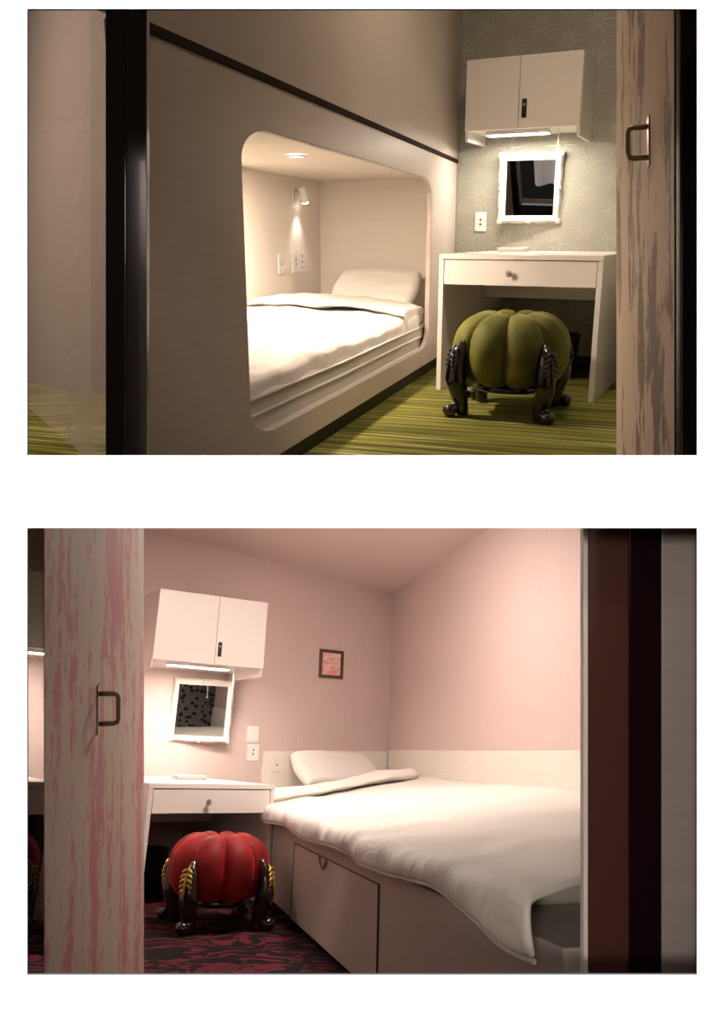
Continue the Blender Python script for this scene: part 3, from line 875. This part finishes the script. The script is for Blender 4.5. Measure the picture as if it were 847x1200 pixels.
# ------------------------------------------------------------------ CABIN B: furniture
VB = -1.38
dkB = desk(FBW, -2.535, -1.765, VB, .632, 'white desk with the crimson stool in front, on burgundy carpet', 'whiteB')
wcB = wall_cabinet(FBW, -2.345, -1.52, -.60, 1.378, 1.852, -1.90, 'white two-door wall cabinet on the pink wall over the mirror', 'whiteB', 1)
LEAN = 3
ornate_mirror(FBW, -1.735, 1.095, .465, .455, math.radians(-10), 'ornate white framed mirror on the dusty pink wall')
socket('light_switch', FBW, (-1.282, 0, .944), 0, .098, .120, [], 'white rocker switch on the pink wall, above the socket', cat='switch', rocker=True)
socket('wall_socket', FBW, (-1.270, 0, .810), 0, .098, .120, [(0, .02), (0, -.008)], 'white socket on the pink wall, below the rocker switch')
socket('wall_socket', FBW, (-1.07, -.024, .728), 0, .07, .10, [(0, .0)], 'cream socket plate set in the headboard of the bed', mat='lam_in')
bx = mk('flat_box', B((0, .20, 0, .10, 0, .026)), 'plastic', frame=FBW @ Matrix.Translation((-2.13, -.72, .633)), bevel=.004)
tag(bx, 'small flat white box lying on the desk in front of the pink wall', 'box')
pf = thing('picture_frame', FBW, (-.61, -.001, 1.53), 0, 'small square bronze picture frame with a pink print on the pink wall', 'picture')
bm = bmesh.new(); q = .115
for (x0, x1, z0, z1) in ((-q, q, q - .024, q), (-q, q, -q, -q + .024), (-q, -q + .024, -q + .024, q - .024), (q - .024, q, -q + .024, q - .024)): box(bm, x0, x1, -.02, 0, z0, z1)
for (x0, x1, z0, z1) in ((-q + .008, q - .008, q - .016, q - .009), (-q + .008, q - .008, -q + .009, -q + .016), (-q + .009, -q + .016, -q + .016, q - .016), (q - .016, q - .009, -q + .016, q - .016)): box(bm, x0, x1, -.026, -.02, z0, z1)
mk('frame', bm, 'bronze_frame', pf, bevel=.002)
mk('print', B((-q + .022, q - .022, -.008, -.004, -q + .022, q - .022)), 'art', pf)
stB = pumpkin_stool(FB, (-1.69, 2.92, 0), 0, .258, .345, .085, 'crimson velvet pumpkin stool on dark carved legs with gold leaves', 'red_velvet', 'darkwood', 'gold', math.radians(8))
bn2 = dup(bn, FBW @ Matrix.Translation((-2.32, -.85, 0)), 'black waste bin under the desk behind the crimson stool')
Lc, Ld = (px(51.5, 1.85), 1.85), (px(169, 3.05), 3.05)
door_leaf(Lc, Ld, .04, -1.42, -.14, -2.02, 'paperB', 'open door leaf papered in cream with pink damask', .50, (540 - 833) / 950 * 2.33, -1)
# copies added left of the door, standing in for a mirror reflection
dup(wcB, FBW @ Matrix.Translation((-3.50, -.60, 1.378)), 'copy of the white wall cabinet as its mirror image, left of the pink papered door')
dup(dkB, FBW @ Matrix.Translation((-3.79, VB, 0)), 'copy of the white desk as its mirror image, left of the pink papered door')
dup(stB, FB @ Matrix.Translation((-2.80, 3.0, 0)), 'copy of the crimson stool as its mirror image, left of the pink papered door')

# ------------------------------------------------------------------ lights
def light(kind, name, frame, loc, power, col, size=.1, aim=None, **k):
    l = bpy.data.lights.new(name, kind); l.energy = power; l.color = col
    if kind == 'AREA':
        l.shape = 'RECTANGLE'; l.size = size; l.size_y = k.get('sy', size)
    elif kind in ('POINT', 'SPOT'): l.shadow_soft_size = size
    if kind == 'SPOT': l.spot_size = k.get('cone', 1.2); l.spot_blend = k.get('blend', .6)
    o = bpy.data.objects.new(name, l); COL.objects.link(o)
    m = frame @ Matrix.Translation(loc)
    if aim is not None:
        d = Vector(aim) - Vector(loc); m = m @ d.to_track_quat('-Z', 'Y').to_matrix().to_4x4()
    o.matrix_world = m
    return o


WARM = (1, .79, .63); WARM2 = (1, .86, .74); NEUT = (1, .90, .76)
sun = bpy.data.lights.new('white_wall_washer', 'SUN'); sun.energy = 62; sun.angle = .01; sun.color = (1, 1, 1)  # added grazing sun, only turns the front surround white
so = bpy.data.objects.new('white_wall_washer', sun); COL.objects.link(so)
so.matrix_world = CAMF @ Vector((0, math.sin(math.radians(4)), -math.cos(math.radians(4)))).to_track_quat('-Z', 'Y').to_matrix().to_4x4()
# cabin A
light('AREA', 'cabinet_lamp_light', FAW, (.47, -.27, 1.36), 9.0, WARM2, .36, (.47, -.25, 0), sy=.06)
light('AREA', 'downlight_light', FA, (-.37, 2.06, 1.14), 32, WARM, .07, (-.37, 2.06, 0))
light('SPOT', 'reading_light', FA, (XB + .07, 3.33, .985), 4, WARM2, .02, (XB + .03, 3.30, .4), cone=1.6, blend=.8)
light('AREA', 'ceiling_lamp_light', FA, (.75, 2.0, 2.55), 12, WARM, .25, (.6, 2.2, 0))
light('AREA', 'corridor_lamp_light', CAMF, (-2.3, 2.6, 2.0), 48, WARM, .3, (-1.5, 3.4, .3))  # added fill lamp out of view, brightens the glossy corridor wall
light('SPOT', 'ceiling_spot_light', FA, (1.0, 1.95, 2.55), 75, WARM, .03, (.72, 1.9, 0), cone=.95, blend=.5)
light('SPOT', 'corridor_spot_light', CAMF, (-.32, -.7, .22), 95, WARM2, .1, (.60, 1.58, -.58), cone=.52, blend=.7)  # added fill near the camera, brightens the dark posts
light('SPOT', 'corridor_spot_light', CAMF, (.2, -1.1, 1.2), 22, WARM2, .1, (-.74, 2.2, -.9), cone=.36, blend=.8)  # added fill from behind the camera, brightens the pink door leaf
# cabin B
light('AREA', 'cabinet_lamp_light', FBW, (-1.97, -.50, 1.34), 13, WARM2, .42, (-1.97, -.45, 0), sy=.06)
light('AREA', 'ceiling_lamp_light', FB, (-1.25, 2.55, 2.30), 54, (1, .84, .74), .45, (-1.15, 2.8, 0))
light('AREA', 'cabinet_lamp_light', FBW, (-3.1, -.50, 1.34), 9, WARM2, .42, (-3.1, -.45, 0), sy=.06)  # added to light the copied furniture of the stand-in reflection

w = bpy.data.worlds.new('World'); S.world = w; w.use_nodes = True
w.node_tree.nodes['Background'].inputs[0].default_value = (.5, .45, .4, 1)
w.node_tree.nodes['Background'].inputs[1].default_value = .02

# ------------------------------------------------------------------ camera
cam = bpy.data.cameras.new('camera'); co = bpy.data.objects.new('camera', cam); COL.objects.link(co)
cam.sensor_fit = 'HORIZONTAL'; cam.sensor_width = 36; cam.lens = 950 / 847 * 36
cam.shift_x = -.5 / 847; cam.shift_y = -60 / 847; cam.clip_start = .05
co.matrix_world = CAMF @ Matrix.Rotation(PI / 2, 4, 'X')
S.camera = co
S.view_settings.view_transform = 'Standard'; S.view_settings.look = 'None'
S.view_settings.exposure = 0; S.view_settings.gamma = 1; S.view_settings.use_curve_mapping = False
